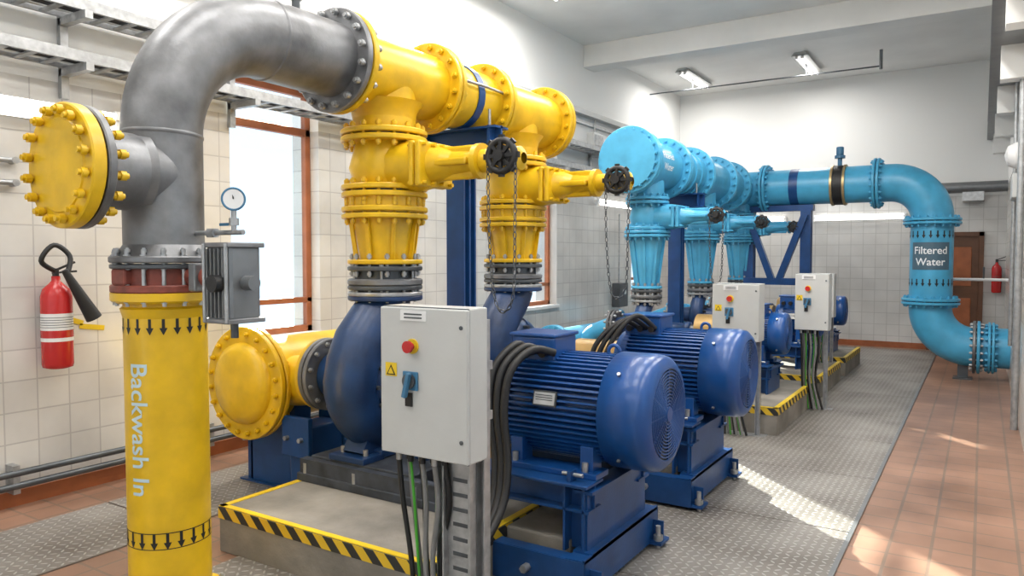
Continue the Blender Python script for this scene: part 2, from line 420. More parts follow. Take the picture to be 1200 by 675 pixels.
def extinguisher(name,c,n,h=.55,r=.085,big=True):
    b=B(name); c=V(c); n=V(n); sd=Z.cross(n).normalized(); q=c+n*(r+.03)
    b.lathe([(0,r*.6),(.01,r*.95),(.03,r),(h*.78,r),(h*.86,r*.85),(h*.92,r*.45),(h*.95,r*.28),(h,r*.28)],q,Z,RED,32,smooth=True)
    b.lathe([(0,0),(0,r*.6)],q,Z,RED,32)
    b.lathe([(h*.3,r*1.01),(h*.6,r*1.01)],q,Z,WHT if big else RED,32,smooth=True)
    b.lathe([(h*.34,r*1.015),(h*.42,r*1.015)],q,Z,RED,32,smooth=True)
    for k in range(5): b.lathe([(h*(.45+.026*k),r*1.015),(h*(.457+.026*k),r*1.015)],q,Z,DST,32,smooth=True)
    b.cyl(q+Z*h,q+Z*(h+.05),.02,BLK,seg=16)
    b.beam(q+Z*(h+.03)-sd*.02,q+Z*(h+.09)+sd*.12,.02,.012,BLK); b.beam(q+Z*(h+.02)-sd*.02,q+Z*(h+.03)+sd*.13,.02,.012,BLK)
    if big:
        P=catmull([q+Z*(h+.03),q+Z*(h+.10)-sd*.10+n*.03,q+Z*(h+.20)-sd*.03+n*.05,q+Z*(h+.13)+sd*.05+n*.08,q+Z*(h+.02)+sd*.02+n*.11])
        b.tube(P,.016,BLK)
        b.cyl(q+Z*(h+.04)+sd*.0+n*.11,q+Z*(h-.28)+sd*.17+n*.13,.02,BLK,r1=.05,seg=20)
    b.bb(c.x-.005,c.x+.02,c.y-.02,c.y+.02,c.z+.3,c.z+.5,DST) if abs(n.x)>.5 else b.bb(c.x-.02,c.x+.02,c.y-.03,c.y,c.z+.3,c.z+.5,DST)
    b.done()
extinguisher('fire_extinguisher',(XL+.005,2.47,.87),(1,0,0),.6,.092)
extinguisher('fire_extinguisher',(.2,Y1-.002,1.0),(0,-1,0),.5,.07,False)
b=B('hose_tap_pipe'); b.cyl((-.68,11.9,1.28),(.3,11.9,1.28),.02,WHT,seg=12); b.cyl((-.68,11.9,1.15),(-.68,11.9,1.4),.035,WHT,seg=12); b.cyl((.02,11.9,1.28),(.02,11.9,1.45),.012,DST,seg=8); b.done()
b=B('wall_bell_sounder'); b.lathe([(0,.0),(0,.14),(.05,.14),(.12,.10),(.15,.0)],(XR,9.5,2.66),(-1,0,0),WHT); b.bb(XR-.08,XR,9.2,9.8,2.2,2.45,GRY,.01); b.done()
b=B('wall_conduit_riser'); b.cyl((XR-.04,8.2,0),(XR-.04,8.2,3.5),.03,ZNC,seg=12); b.cyl((XR-.04,9.9,0.6),(XR-.04,9.9,3.5),.02,ZNC,seg=12); b.done()
b=B('wall_isolator_box'); b.bb(XL,XL+.14,11.3,11.65,.75,1.15,DST,.01); b.cyl((XL+.14,11.47,1.0),(XL+.17,11.47,1.0),.04,GRY,seg=16); b.cyl((XL+.05,11.47,1.15),(XL+.05,11.47,2.3),.014,ZNC,seg=8); b.done()

# ---------------------------------------------------------------- backwash riser
HX=-3.1; PY=1.975; ZH=2.695
b=B('backwash_riser_pipe'); r=.174
b.cyl((HX,PY,.0),(HX,PY,1.42),r,YEL,seg=64)
b.flange((HX,PY,.03),Z,.26,.04,YEL,12,single=True)
b.lathe([(0,r),(0,.205),(.012,.222),(.046,.222),(.046,r)],(HX,PY,1.395),Z,YEL,64)
b.lathe([(0,r),(.04,r+.012),(.05,r)],(HX,PY,1.33),Z,YEL,64)
wrap_text(b,'Backwash In',.118,HX,PY,r+.002,math.radians(-74),.85,TXT,True)
arrows(b,HX,PY,r+.0015,1.295,.07,20,BLK); arrows(b,HX,PY,r+.0015,.36,.07,20,BLK)
for z in (.325,.395): b.lathe([(0,r+.0012),(.004,r+.0012)],(HX,PY,z),Z,BLK,64)
b.done()
b=B('butterfly_valve')
b.cyl((HX,PY,1.441),(HX,PY,1.475),.222,RST,ch=.005,seg=48)
b.cyl((HX,PY,1.475),(HX,PY,1.545),.19,RST,seg=48)
b.bb(HX-.05,HX+.05,PY-.22,PY+.22,1.475,1.545,RST,.01)
b.cyl((HX,PY,1.545),(HX,PY,1.565),.222,DST,ch=.004,seg=48)
b.bolts((HX,PY,1.5),Z,.203,16,.016,-.115,.12,ZNC)
ax_=HX+.39
b.cyl((HX+.15,PY,1.51),(ax_,PY,1.51),.045,RST,seg=20); b.box((HX+.28,PY,1.51),(.05,.12,.12),MGR,.008)
b.box((ax_+.09,PY,1.49),(.15,.16,.32),MGR,.02)
for s in (-1,1):
    b.box((ax_+.09,PY,1.49+s*.155),(.17,.18,.02),STE,.004)
for i in range(5): b.box((ax_+.04+i*.025,PY-.085,1.49),(.007,.015,.28),MGR)
for q in (-1,1): b.cyl((ax_+.09+q*.07,PY-.09,1.33),(ax_+.09+q*.07,PY-.09,1.65),.008,ZNC,seg=8)
b.cyl((ax_+.165,PY,1.49),(ax_+.22,PY,1.49),.03,MGR,seg=20); b.cyl((ax_+.12,PY-.09,1.49),(ax_+.12,PY-.13,1.49),.035,BLK,seg=20)
b.cyl((ax_+.09,PY,1.33),(ax_+.09,PY,1.26),.016,DST,seg=10); b.done()
b=B('steel_tee_elbow_pipe'); r0=.168;r1=.205
b.cyl((HX,PY,1.60),(HX,PY,2.17),r0,STE,seg=64)
b.flange((HX,PY,1.585),Z,.225,.03,STE,16,single=True,rb=.013)
b.lathe([(0,r0+.03),(.05,r0)],(HX,PY,1.6),Z,STE,48)
E=elbow((HX,PY,ZH),(0,0,-1),(0,1,0),.56,20); E=[V((HX,PY,2.12))]+E+[V((HX,2.78,ZH)),V((HX,3.03,ZH))]
n=len(E); b.tube(E,[r0+(r1-r0)*min(1,i/(n-2))**1.6 for i in range(n)],STE,seg=64)
for i in (1,n-3):
    t=(E[i+1]-E[i-1]).normalized(); rr=(r0 if i==1 else r0+(r1-r0)*((n-3)/(n-2))**1.6)
    b.lathe([(-.012,rr-.002),(-.005,rr+.004),(.005,rr+.004),(.012,rr-.002)],E[i],t,STE,48,smooth=True)
b.cyl((HX,PY,1.96),(HX,1.60,1.96),r0*.98,STE,seg=48)
b.lathe([(0,r0+.012),(.03,r0-.004)],(HX,PY-r0*.75,1.96),(0,-1,0),STE,48,smooth=True)
b.flange((HX,1.615,1.96),Y,.25,.035,STE,1,single=True)
b.flange((HX,3.015,ZH),Y,.29,.035,STE,1,single=True)
b.cyl((HX,2.75,ZH+.2),(HX,2.75,ZH+.34),.022,DST,seg=12); b.cyl((HX,2.75,ZH+.26),(HX,2.75,ZH+.29),.035,ZNC,seg=6)
b.done()
b=B('blind_flange')
b.lathe([(0,0),(0,.244),(.006,.25),(.05,.25),(.056,.244),(.056,.19),(.062,.185),(.066,0)],(HX,1.59,1.96),(0,-1,0),YEL,64)
b.bolts((HX,1.59,1.96),Y,.217,16,.021,-.1,.1,YEL)
b.done()
b=B('pressure_gauge'); gx=HX+.42; gy=PY+.05; gz=1.7
b.cyl((HX+.15,gy,gz),(gx+.06,gy,gz),.011,ZNC,seg=10); b.cyl((gx,gy,gz),(gx,gy,gz+.11),.011,ZNC,seg=10)
b.cyl((HX+.25,gy,gz),(HX+.3,gy,gz),.022,ZNC,seg=6); b.cyl((gx,gy,gz+.03),(gx,gy,gz+.06),.022,ZNC,seg=6)
b.box((gx-.04,gy,gz+.035),(.1,.012,.012),SWB)
d=V((.75,-.6,.0)).normalized(); c=V((gx,gy,gz+.14))
b.cyl(c-d*.02,c+d*.015,.048,SWB,seg=32); b.cyl(c+d*.012,c+d*.018,.041,WHT,seg=32); b.torus(c+d*.015,d,.045,.005,SWB,32)
b.beam(c+d*.02,c+d*.02+Z*.03-X*.01,.004,.004,BLK)
b.done()
# ---------------------------------------------------------------- yellow header
PUMPS=(3.43,4.9)
b=B('yellow_discharge_manifold'); R=.21
b.cyl((HX,3.05,ZH),(HX,5.34,ZH),R,YEL,seg=64)
b.flange((HX,3.065,ZH),Y,.29,.04,YEL,1,single=True); b.bolts((HX,3.04,ZH),Y,.258,16,.02,-.085,.09,ZNC)
for y in (3.86,4.47): b.flange((HX,y,ZH),Y,.29,.035,YEL,16,YEL,.019)
b.flange((HX,5.36,ZH),Y,.29,.04,YEL,16,YEL,.019); b.cyl((HX,5.38,ZH),(HX,5.43,ZH),.26,YEL)
for y in PUMPS:
    b.cyl((HX,y,ZH),(HX,y,2.33),.19,YEL,seg=48); b.lathe([(0,.235),(.05,.2),(.1,.19)],(HX,y,ZH-.17),-Z,YEL,48,smooth=True)
b.lathe([(-.035,R+.003),(-.035,R+.01),(.035,R+.01),(.035,R+.003)],(HX,4.17,ZH),Y,FBL,48)
b.tube([(HX+.22,3.86,ZH+.05),(HX+.24,4.16,ZH+.05),(HX+.22,4.47,ZH+.05)],.01,ZNC)
b.done()
def handwheel(b,c,ax,r,m=BLK):
    b.torus(c,ax,r,r*.24,m,24,8); a,u,v=basis(ax)
    b.cyl(V(c)-a*.03,V(c)+a*.04,.03,m,seg=16)
    b.cyl(V(c)-a*.006,V(c)+a*.006,r*.7,m,seg=20)
    for k in range(8):
        A=2*math.pi*k/8; d=u*math.cos(A)+v*math.sin(A); b.beam(V(c)+a*.008,V(c)+a*.008+d*r,.018,.018,m)
        b.beam(V(c)+d*r*.9,V(c)+d*(r*1.35),.02,.03,m)
def chain(name,wc,r,zb):
    wc=V(wc)
    pts=[wc+V((-r,0,0)),wc+V((-r*.9,0,-(wc.z-zb)*.5)),wc+V((-r*.6,.01,-(wc.z-zb)*.9)),wc+V((0,.02,-(wc.z-zb))),wc+V((r*.7,.02,-(wc.z-zb)*.88)),wc+V((r*.95,0,-(wc.z-zb)*.45)),wc+V((r,0,0))]
    P=catmull(pts,24); b=B(name)
    L=[P[0]]
    for i in range(1,len(P)):
        if (P[i]-L[-1]).length>=.026: L.append(P[i])
    for i in range(len(L)-1):
        t=(L[i+1]-L[i]).normalized(); c=(L[i]+L[i+1])/2; a,u,v=basis(t)
        if i%2: u,v=v,-u
        vs=[]
        for j in range(10):
            A=2*math.pi*j/10; d=t*math.cos(A)*.019+u*math.sin(A)*.009; e=d.normalized()
            for q in range(4):
                Bq=2*math.pi*q/4; vs.append(c+d+e*.0034*math.cos(Bq)+v*.0034*math.sin(Bq))
        b.add(vs,[(j*4+q,((j+1)%10)*4+q,((j+1)%10)*4+(q+1)%4,j*4+(q+1)%4) for j in range(10) for q in range(4)],DST,True)
    b.done()
def gate_valve(y,zv,m,s=1.0,L=.93,top=None,bot=None,wr=.082):
    b=B('gate_valve'); R=.262*s
    zt=top if top else zv+.17; zb=bot if bot else zv-.14
    b.flange((HX,y,zt),Z,R,.032,m,16,m,.018*s)
    b.lathe([(zb-zv,.17*s),(-.08,.19*s),(0,.215*s),(.09,.19*s),(zt-zv,.17*s)],(HX,y,zv),Z,m,40,smooth=True)
    b.lathe([(0,.16*s),(.2,.15*s),(.32,.13*s)],(HX+.08,y,zv),X,m,32,smooth=True)
    c=V((HX+.36,y,zv))
    for q in (-.024,.024): b.box(c+X*q,(.035,.32*s,.26*s),m,.012)
    for yy in (-.12,-.04,.04,.12):
        for zz in (-.11,.11): b.cyl(c+V((-.07,yy*s,zz*s)),c+V((.07,yy*s,zz*s)),.012,m,seg=6)
    b.lathe([(0,.11*s),(.08,.09*s),(.14,.07*s),(.30,.06*s),(.30,.10*s),(.335,.10*s),(.335,.065*s),(L-.42,.06*s),(L-.36,.065*s),(L-.34,.03)],c+X*.04,X,m,28)
    b.box(c+X*.2,(.24,.05*s,.19*s),m,.012); b.box(c+X*.2,(.24,.19*s,.04*s),m,.012)
    b.cyl((HX+L,y,zv),(HX+L,y-.12,zv),.022,ZNC,seg=12)
    handwheel(b,(HX+L,y-.13,zv),(0,-1,0),wr)
    b.flange((HX,y,zb),Z,R,.032,m,16,m,.018*s)
    b.done(); return zt,zb
def cone(y,z1,z0,m,rt,rb_,zn,Rf):
    b=B('concentric_reducer')
    b.cyl((HX,y,z1+.1),(HX,y,z1),rt+.03,m,seg=48); b.flange((HX,y,z1),Z,.262 if rt>.18 else .25,.03,m,16,m,.017)
    b.lathe([(0,rt),(.03,rt),(z1-z0-.04,rb_),(z1-z0,rb_)],(HX,y,z1),-Z,m,48,smooth=True)
    for k in range(8):
        A=math.pi*2*k/8+.2; d=V((math.cos(A),math.sin(A),0)); b.beam(V((HX,y,z1-.03))+d*(rt+.01),V((HX,y,z0+.03))+d*(rb_+.02),.012,.03,m)
    b.flange((HX,y,z0),Z,Rf,.028,DST,12,ZNC,.016,m2=m)
    b.done()
    b=B('flexible_pipe_coupling')
    b.cyl((HX,y,zn),(HX,y,z0-.03),Rf*.8,DST,seg=48)
    zc=(zn+z0)/2-.01
    b.lathe([(-.02,0),(-.02,Rf-.01),(-.012,Rf),(.012,Rf),(.02,Rf-.01),(.02,0)],(HX,y,zc),Z,STE,48)
    b.flange((HX,y,zn+.03),Z,Rf,.026,ZNC,12,ZNC,.015,m2=DST)
    b.bolts((HX,y,zc),Z,Rf*.88,6,.014,-(z0-zn)/2-.02,(z0-zn)/2+.03,ZNC,.1)
    b.done()
for i,y in enumerate(PUMPS):
    gate_valve(y,2.13,YEL,1.0,.94,2.32,1.99)
    cone(y,1.86,1.545,YEL,.2,.155,1.36,.228)
    chain('hand_chain',(HX+.94,y-.13,2.13),.088,1.3)

def support(name,y,zt,m=FBL):
    b=B(name)
    b.bb(HX-.075,HX+.075,y-.01,y+.01,0,zt-.16,m)
    for s in (-1,1): b.bb(HX-.075,HX+.075,y+s*.065-.008,y+s*.065+.008,0,zt-.16,m)
    b.bb(HX-.14,HX+.14,y-.14,y+.14,0,.02,m)
    for s in (0,.15): b.bb(HX-.34,HX+.34,y-.08,y+.08,zt-.17+s,zt-.155+s,m)
    b.bb(HX-.34,HX+.34,y-.01,y+.01,zt-.17,zt,m)
    for s in (-1,1):
        b.bb(HX+s*.28-.01,HX+s*.28+.01,y-.075,y+.075,zt-.17,zt,m); b.cyl((HX+s*.24,y,zt-.05),(HX+s*.24,y,zt+.12),.01,ZNC,seg=8)
    b.done()
support('pipe_support_stand',4.22,2.48)
# ---------------------------------------------------------------- pumps
def pump(y,za=.83,s=1.0,suc=True):
    b=B('centrifugal_pump'); c=V((HX,y,za))
    P=[];Rr=[]
    for i in range(27):
        t=i/26; A=math.radians(70-255*t); Rp=(.21+.10*t)*s
        P.append(c+V((0,math.cos(A)*Rp,math.sin(A)*Rp))); Rr.append((.09+.065*t)*s)
    ext=[(0,-.285,.14,.155),(0,-.225,.26,.157),(0,-.11,.375,.157),(0,-.03,.45,.155),(0,0,.50,.155),(0,0,.52,.155)]
    for e in ext: P.append(c+V(e[:3])*s); Rr.append(e[3]*s)
    b.tube(P,Rr,DBL,seg=32)
    b.lathe([(-.13*s,0),(-.13*s,.12*s),(-.11*s,.2*s),(-.06*s,.27*s),(.06*s,.27*s),(.11*s,.2*s),(.13*s,.12*s),(.13*s,0)],c,X,DBL,48,smooth=True)
    for k in range(12):
        A=2*math.pi*k/12; q=c+V((.1*s,math.cos(A)*.22*s,math.sin(A)*.22*s)); b.cyl(q,q+X*.05,.014,DST,seg=6)
    b.flange(c+Z*(.515*s),Z,.225*s if s<1 else .228,.03,DBL,1,single=True)
    b.lathe([(.1,.2*s),(.2,.17*s),(.45 if s==1 else .35,.15*s)],c,-X,DBL,40,smooth=True)
    xe=HX-(.5 if s==1 else .38)
    b.lathe([(0,.24*s),(.06,.2*s),(.1,.0)],c-X*.1*s,-X,DBL,40,smooth=True)
    b.flange((xe,y,za),X,.235*s if s==1 else .17,.03,STE,12,ZNC,.016)
    b.lathe([(.1*s,.2*s),(.16,.16*s),(.2,.11*s),(.42,.1*s),(.44,.13*s),(.5,.13*s),(.5,0)],c,X,DBL,32,smooth=True)
    b.cyl(c+X*.5,c+X*.62,.04,STE)
    b.box((HX+.33,y,za-.28),(.1,.14,.36),DBL,.01)
    b.lathe([(.58,0),(.58,.16),(.93,.16),(.93,0)],c,X,OCH,32)
    b.bb(HX+.6,HX+.9,y-.14,y+.14,.5,za-.02,OCH)
    fz=.40
    for q in (-1,1):
        b.beam((HX,y+q*.12,za-.2*s),(HX,y+q*.24,fz+.02),.16,.12,DBL)
        b.bb(HX-.14,HX+.14,y+q*.26-.09,y+q*.26+.09,fz,fz+.035,DBL,.005)
        for e in (-.09,.09): b.cyl((HX+e,y+q*.28,fz),(HX+e,y+q*.28,fz+.07),.016,ZNC,seg=6)
    b.box((HX,y,fz+.03),(.28,.4,.05),DBL,.01)
    b.done()
def motor(y,za,x0,x1,r,box=True):
    b=B('electric_motor'); c=V((x0,y,za)); L=x1-x0
    b.lathe([(0,0),(0,r*.45),(.02,r*.55),(.03,r*.86),(.07,r*.93),(.09,r*.93),(.09,0)],c,X,MBL,48)
    b.cyl((x0-.2,y,za),(x0,y,za),.035,ZNC,seg=16)
    n=56; vs=[]; xa=x0+.09; xb=x0+L*.74
    sec=[]
    for k in range(n):
        A=2*math.pi*k/n; w=2*math.pi/n
        for da,rr in ((-.25,.84),(-.17,1.0),(.17,1.0),(.25,.84)): sec.append((A+da*w,r*rr))
    for xx in (xa,xb):
        for A,rr in sec: vs.append(V((xx,y+math.cos(A)*rr,za+math.sin(A)*rr)))
    N=len(sec)
    b.add(vs,[(k,(k+1)%N,(k+1)%N+N,k+N) for k in range(N)],MBL); b.add(vs[:N],[list(range(N))],MBL)
    b.cyl((xa+.002,y,za),(xa+.035,y,za),r*.99,MBL,seg=48)
    cl=x1-xb+.02
    b.lathe([(0,r*.86),(0,r*1.05),(cl*.72,r*1.05),(cl*.88,r*1.02),(cl*.97,r*.93),(cl,r*.83)],(xb-.02,y,za),X,MBL,56,smooth=True)
    b.lathe([(0,r*.86),(0,r*1.05)],(xb-.02,y,za),X,MBL,56)
    b.cyl((x1-.02,y,za),(x1-.012,y,za),r*.84,DST,seg=48)
    rr=r*.82
    while rr>.03:
        b.torus((x1-.004,y,za),X,rr,.0045,MBL,44,5); rr-=.016
    for k in range(12):
        A=2*math.pi*k/12; d=V((0,math.cos(A),math.sin(A))); b.beam(V((x1-.006,y,za))+d*.03,V((x1-.006,y,za))+d*r*.83,.007,.007,MBL)
    b.cyl((x1-.01,y,za),(x1+.004,y,za),.035,MBL,seg=20)
    for k in range(4):
        A=math.pi/4+math.pi/2*k; q=V((xb+.06,y+math.cos(A)*r*1.05,za+math.sin(A)*r*1.05)); b.cyl(q,q+V((0,math.cos(A),math.sin(A)))*.012,.01,ZNC,seg=6)
    zf=.53
    for q in (-1,1):
        b.bb(xa+.02,xb-.02,y+q*r*.78-.07,y+q*r*.78+.07,zf,zf+.03,MBL,.004)
        for e in (xa+.09,xb-.09):
            b.bb(e-.035,e+.035,y+q*r*.72-.05,y+q*r*.72+.05,zf,za-r*.55,MBL,.004); b.cyl((e,y+q*r*.95,zf+.02),(e,y+q*r*.95,zf+.075),.016,ZNC,seg=6)
    for e in (xa+.06,xb-.06): b.torus((e,y,za+r*1.05),Y,.03,.01,MBL,16,8)
    if box:
        cx=xa+.12
        b.box((cx,y-.02,za+r*1.03),(.26,.24,.14),MBL,.012); b.box((cx,y-.02,za+r*1.03+.078),(.28,.26,.018),MBL,.006)
        for g in range(3): b.cyl((cx-.08+g*.08,y-.14,za+r*1.02),(cx-.08+g*.08,y-.19,za+r*1.0),.022,BLK,seg=12)
    q=V(((xa+xb)/2-.02,y-math.cos(math.radians(14))*r*1.015,za+math.sin(math.radians(14))*r))
    Rm=Matrix.Rotation(math.radians(-14),3,'X')
    b.box(q,(.13,.012,.075),DST,0,Rm)
    b.box(q+V((0,-.006,0)),(.115,.006,.06),SIL,0,Rm)
    for kk in range(4): b.box(q+V((0,-.0105,.018-.012*kk)),(.095,.002,.004),DST,0,Rm)
    b.done()
def frame(y,x0,x1,big=True):
    b=B('pump_base_frame')
    b.bb(HX-.36,HX+.72,y-.40,y+.40,.25,.30,CST,.005)
    for q in (-1,1):
        b.bb(HX-.34,HX+.7,y+q*.36-.03,y+q*.36+.03,.30,.385,CST)
    b.bb(HX-.3,HX+.5,y-.34,y+.34,.30,.40,CST,.008)
    for e in (-.3,.1,.55):
        for q in (-.385,.385): b.cyl((HX+e,y+q,.3),(HX+e,y+q,.36),.014,ZNC,seg=6)
    w=.45 if big else .34
    for q in (-1,1):
        yy=y+q*w; s_=-q
        b.bb(x0,x1,yy-.006,yy+.006,.03,.2,FBL)
        b.bb(x0,x1,min(yy,yy+s_*.07),max(yy,yy+s_*.07),.03,.042,FBL); b.bb(x0,x1,min(yy,yy+s_*.07),max(yy,yy+s_*.07),.19,.202,FBL)
    for xx in (x0,x1-.1):
        b.bb(xx,xx+.1,y-w,y+w,.19,.204,FBL); b.bb(xx+.045,xx+.055,y-w,y+w,.03,.19,FBL)
    b.bb(x1-.012,x1,y-w,y+w,.03,.21,FBL)
    b.bb(x0+.08,x1-.14,y-w+.12,y+w-.12,0,.24,CON,.01)
    for q in (-1,1):
        yy=y+q*(w-.15)
        b.bb(x0+.0,x1-.02,yy-.09,yy+.09,.515,.53,FBL,.003); b.bb(x0,x1-.02,yy-.006,yy+.006,.40,.515,FBL); b.bb(x0,x1-.02,yy-.07,yy+.07,.395,.407,FBL)
        for xx in (x0+.06,x1-.1):
            b.bb(xx-.05,xx+.05,yy-.006,yy+.006,.2,.4,FBL)
            for e in (-.05,.05): b.bb(xx+e-.006,xx+e+.006,yy-.07,yy+.07,.2,.515,FBL)
    b.bb(x1-.05,x1-.035,y-w+.10,y+w-.10,.2,.5,FBL)
    for zz in (.2,.488): b.bb(x1-.1,x1+.0,y-w+.08,y+w-.08,zz,zz+.014,FBL)
    for q in (-1,1):
        yy=y+q*(w-.06)
        b.bb(x1-.0,x1+.07,yy-.06,yy+.06,.03,.045,FBL); b.bb(x1,x1+.06,yy-.005,yy+.005,.045,.15,FBL)
        b.cyl((x1+.04,yy-.03,.0),(x1+.04,yy-.03,.13),.014,ZNC,seg=8); b.cyl((x1+.04,yy-.03,.05),(x1+.04,yy-.03,.08),.026,ZNC,seg=6)
        b.cyl((x1-.3,y+q*(w+.0),.12),(x1-.3,y+q*(w+.05),.12),.02,ZNC,seg=6)
        yy=y+q*(w-.12)
        b.bb(x1-.14,x1-.12,yy-.03,yy+.03,.53,.58,FBL); b.cyl((x1-.18,yy,.56),(x1-.07,yy,.56),.01,ZNC,seg=6)
    b.done()
def plinth(y0,y1,x0=-3.46,x1=-2.0,h=.25):
    b=B('concrete_plinth'); b.bb(x0,x1,y0,y1,0,h,CON,.008)
    b.bb(x0-.002,x1+.002,y0-.004,y0+.0,h-.065,h-.004,HAZ); b.bb(x1,x1+.004,y0,y1,h-.065,h-.004,HAZ)
    b.bb(x0,x1,y0,y0+.035,h-.001,h+.003,YLB); b.bb(x0,x0+.04,y0,y1,h-.001,h+.003,YLB); b.bb(x1-.04,x1,y0,y1,h-.001,h+.003,YLB)
    b.done()
plinth(2.49,5.5)
for y in PUMPS:
    pump(y); motor(y,.83,-2.17,-1.27,.275); frame(y,-2.38,-1.5)
y=PUMPS[0]
b=B('motor_power_cable')
for g in range(3):
    o=g*.05
    b.tube(catmull([(-1.98+.08*g,y-.16,1.11),(-1.99+o,y-.26,1.15-.01*g),(-2.04+o,y-.38,1.04),(-2.03+o*.8,y-.43,.85),(-1.98+o*.7,y-.46,.6),(-1.95+o*.6,y-.55,.4),(-1.93+o*.4,y-.8,.22),(-1.88+o*.4,y-1.0,.2)],8),.021,BLK,seg=10)
b.done()
y=PUMPS[1]
b=B('motor_power_cable')
for g in range(3):
    o=g*.05
    b.tube(catmull([(-1.98+.06*g,y-.16,1.11),(-2.05+o,y-.30,1.16+.02*g),(-2.18+o,y-.42,1.0),(-2.22+o,y-.44,.75),(-2.2+o,y-.46,.5),(-2.3,y-.5,.3)],8),.017,BLK,seg=10)
b.done()
def suction(name,y0,y1,m,branches,R=.29,x=-4.15,z=.75,rb=.17,xe=-3.62,zb=.83):
    b=B(name)
    b.cyl((x,y0,z),(x,y1,z),R,m,seg=56)
    b.flange((x,y0+.03,z),Y,R*1.31,.035,m,20,m,.018)
    b.lathe([(0,R*.95),(.03,R*.92),(.06,R*.75),(.075,R*.4),(.08,0)],(x,y0-.01,z),-Y,m,48,smooth=True)
    b.flange((x,y1,z),Y,R*1.31,.035,m,20,m,.018)
    for q in branches:
        b.tube(catmull([(x,q,z),(x+R*.9,q,z+.01),(x+R+.12,q,(z+zb)/2),(xe,q,zb)],5),rb,m,seg=32)
        b.flange((xe-.03,q,zb),X,rb*1.38,.03,m,1,single=True)
    b.done()
    b=B('pipe_saddle_support')
    for yy in [y0+.28+k*1.3 for k in range(int((y1-y0)/1.3)+1)]:
        if yy>y1: break
        b.bb(x-.22,x+.22,yy-.07,yy+.07,0,z-R+.02,FBL,.006)
        for s in (-1,1): b.bb(x+s*.22-.03,x+s*.22+.03,yy-.07,yy+.07,0,z-R+.14,FBL,.006); b.cyl((x+s*.27,yy-.09,.3),(x+s*.27,yy+.09,.3),.015,ZNC,seg=6)
        b.bb(x-.3,x+.3,yy-.1,yy+.1,0,.02,FBL)
    b.done()
suction('yellow_suction_manifold',3.2,5.7,YEL,PUMPS)
suction('blue_suction_manifold',7.4,11.9,LBL,(7.9,9.48,11.3),xe=-3.5,rb=.11,R=.19,z=.56)
b=B('reducer_support_bracket')
for y in PUMPS:
    b.bb(-3.82,-3.62,y-.14,y+.14,.0,.5,FBL,.01); b.bb(-3.85,-3.6,y-.18,y-.14,.3,.56,FBL,.006); b.bb(-3.85,-3.6,y+.14,y+.18,.3,.56,FBL,.006)
    for xx in (-3.79,-3.66): b.cyl((xx,y-.21,.42),(xx,y-.14,.42),.016,ZNC,seg=6)
b.done()
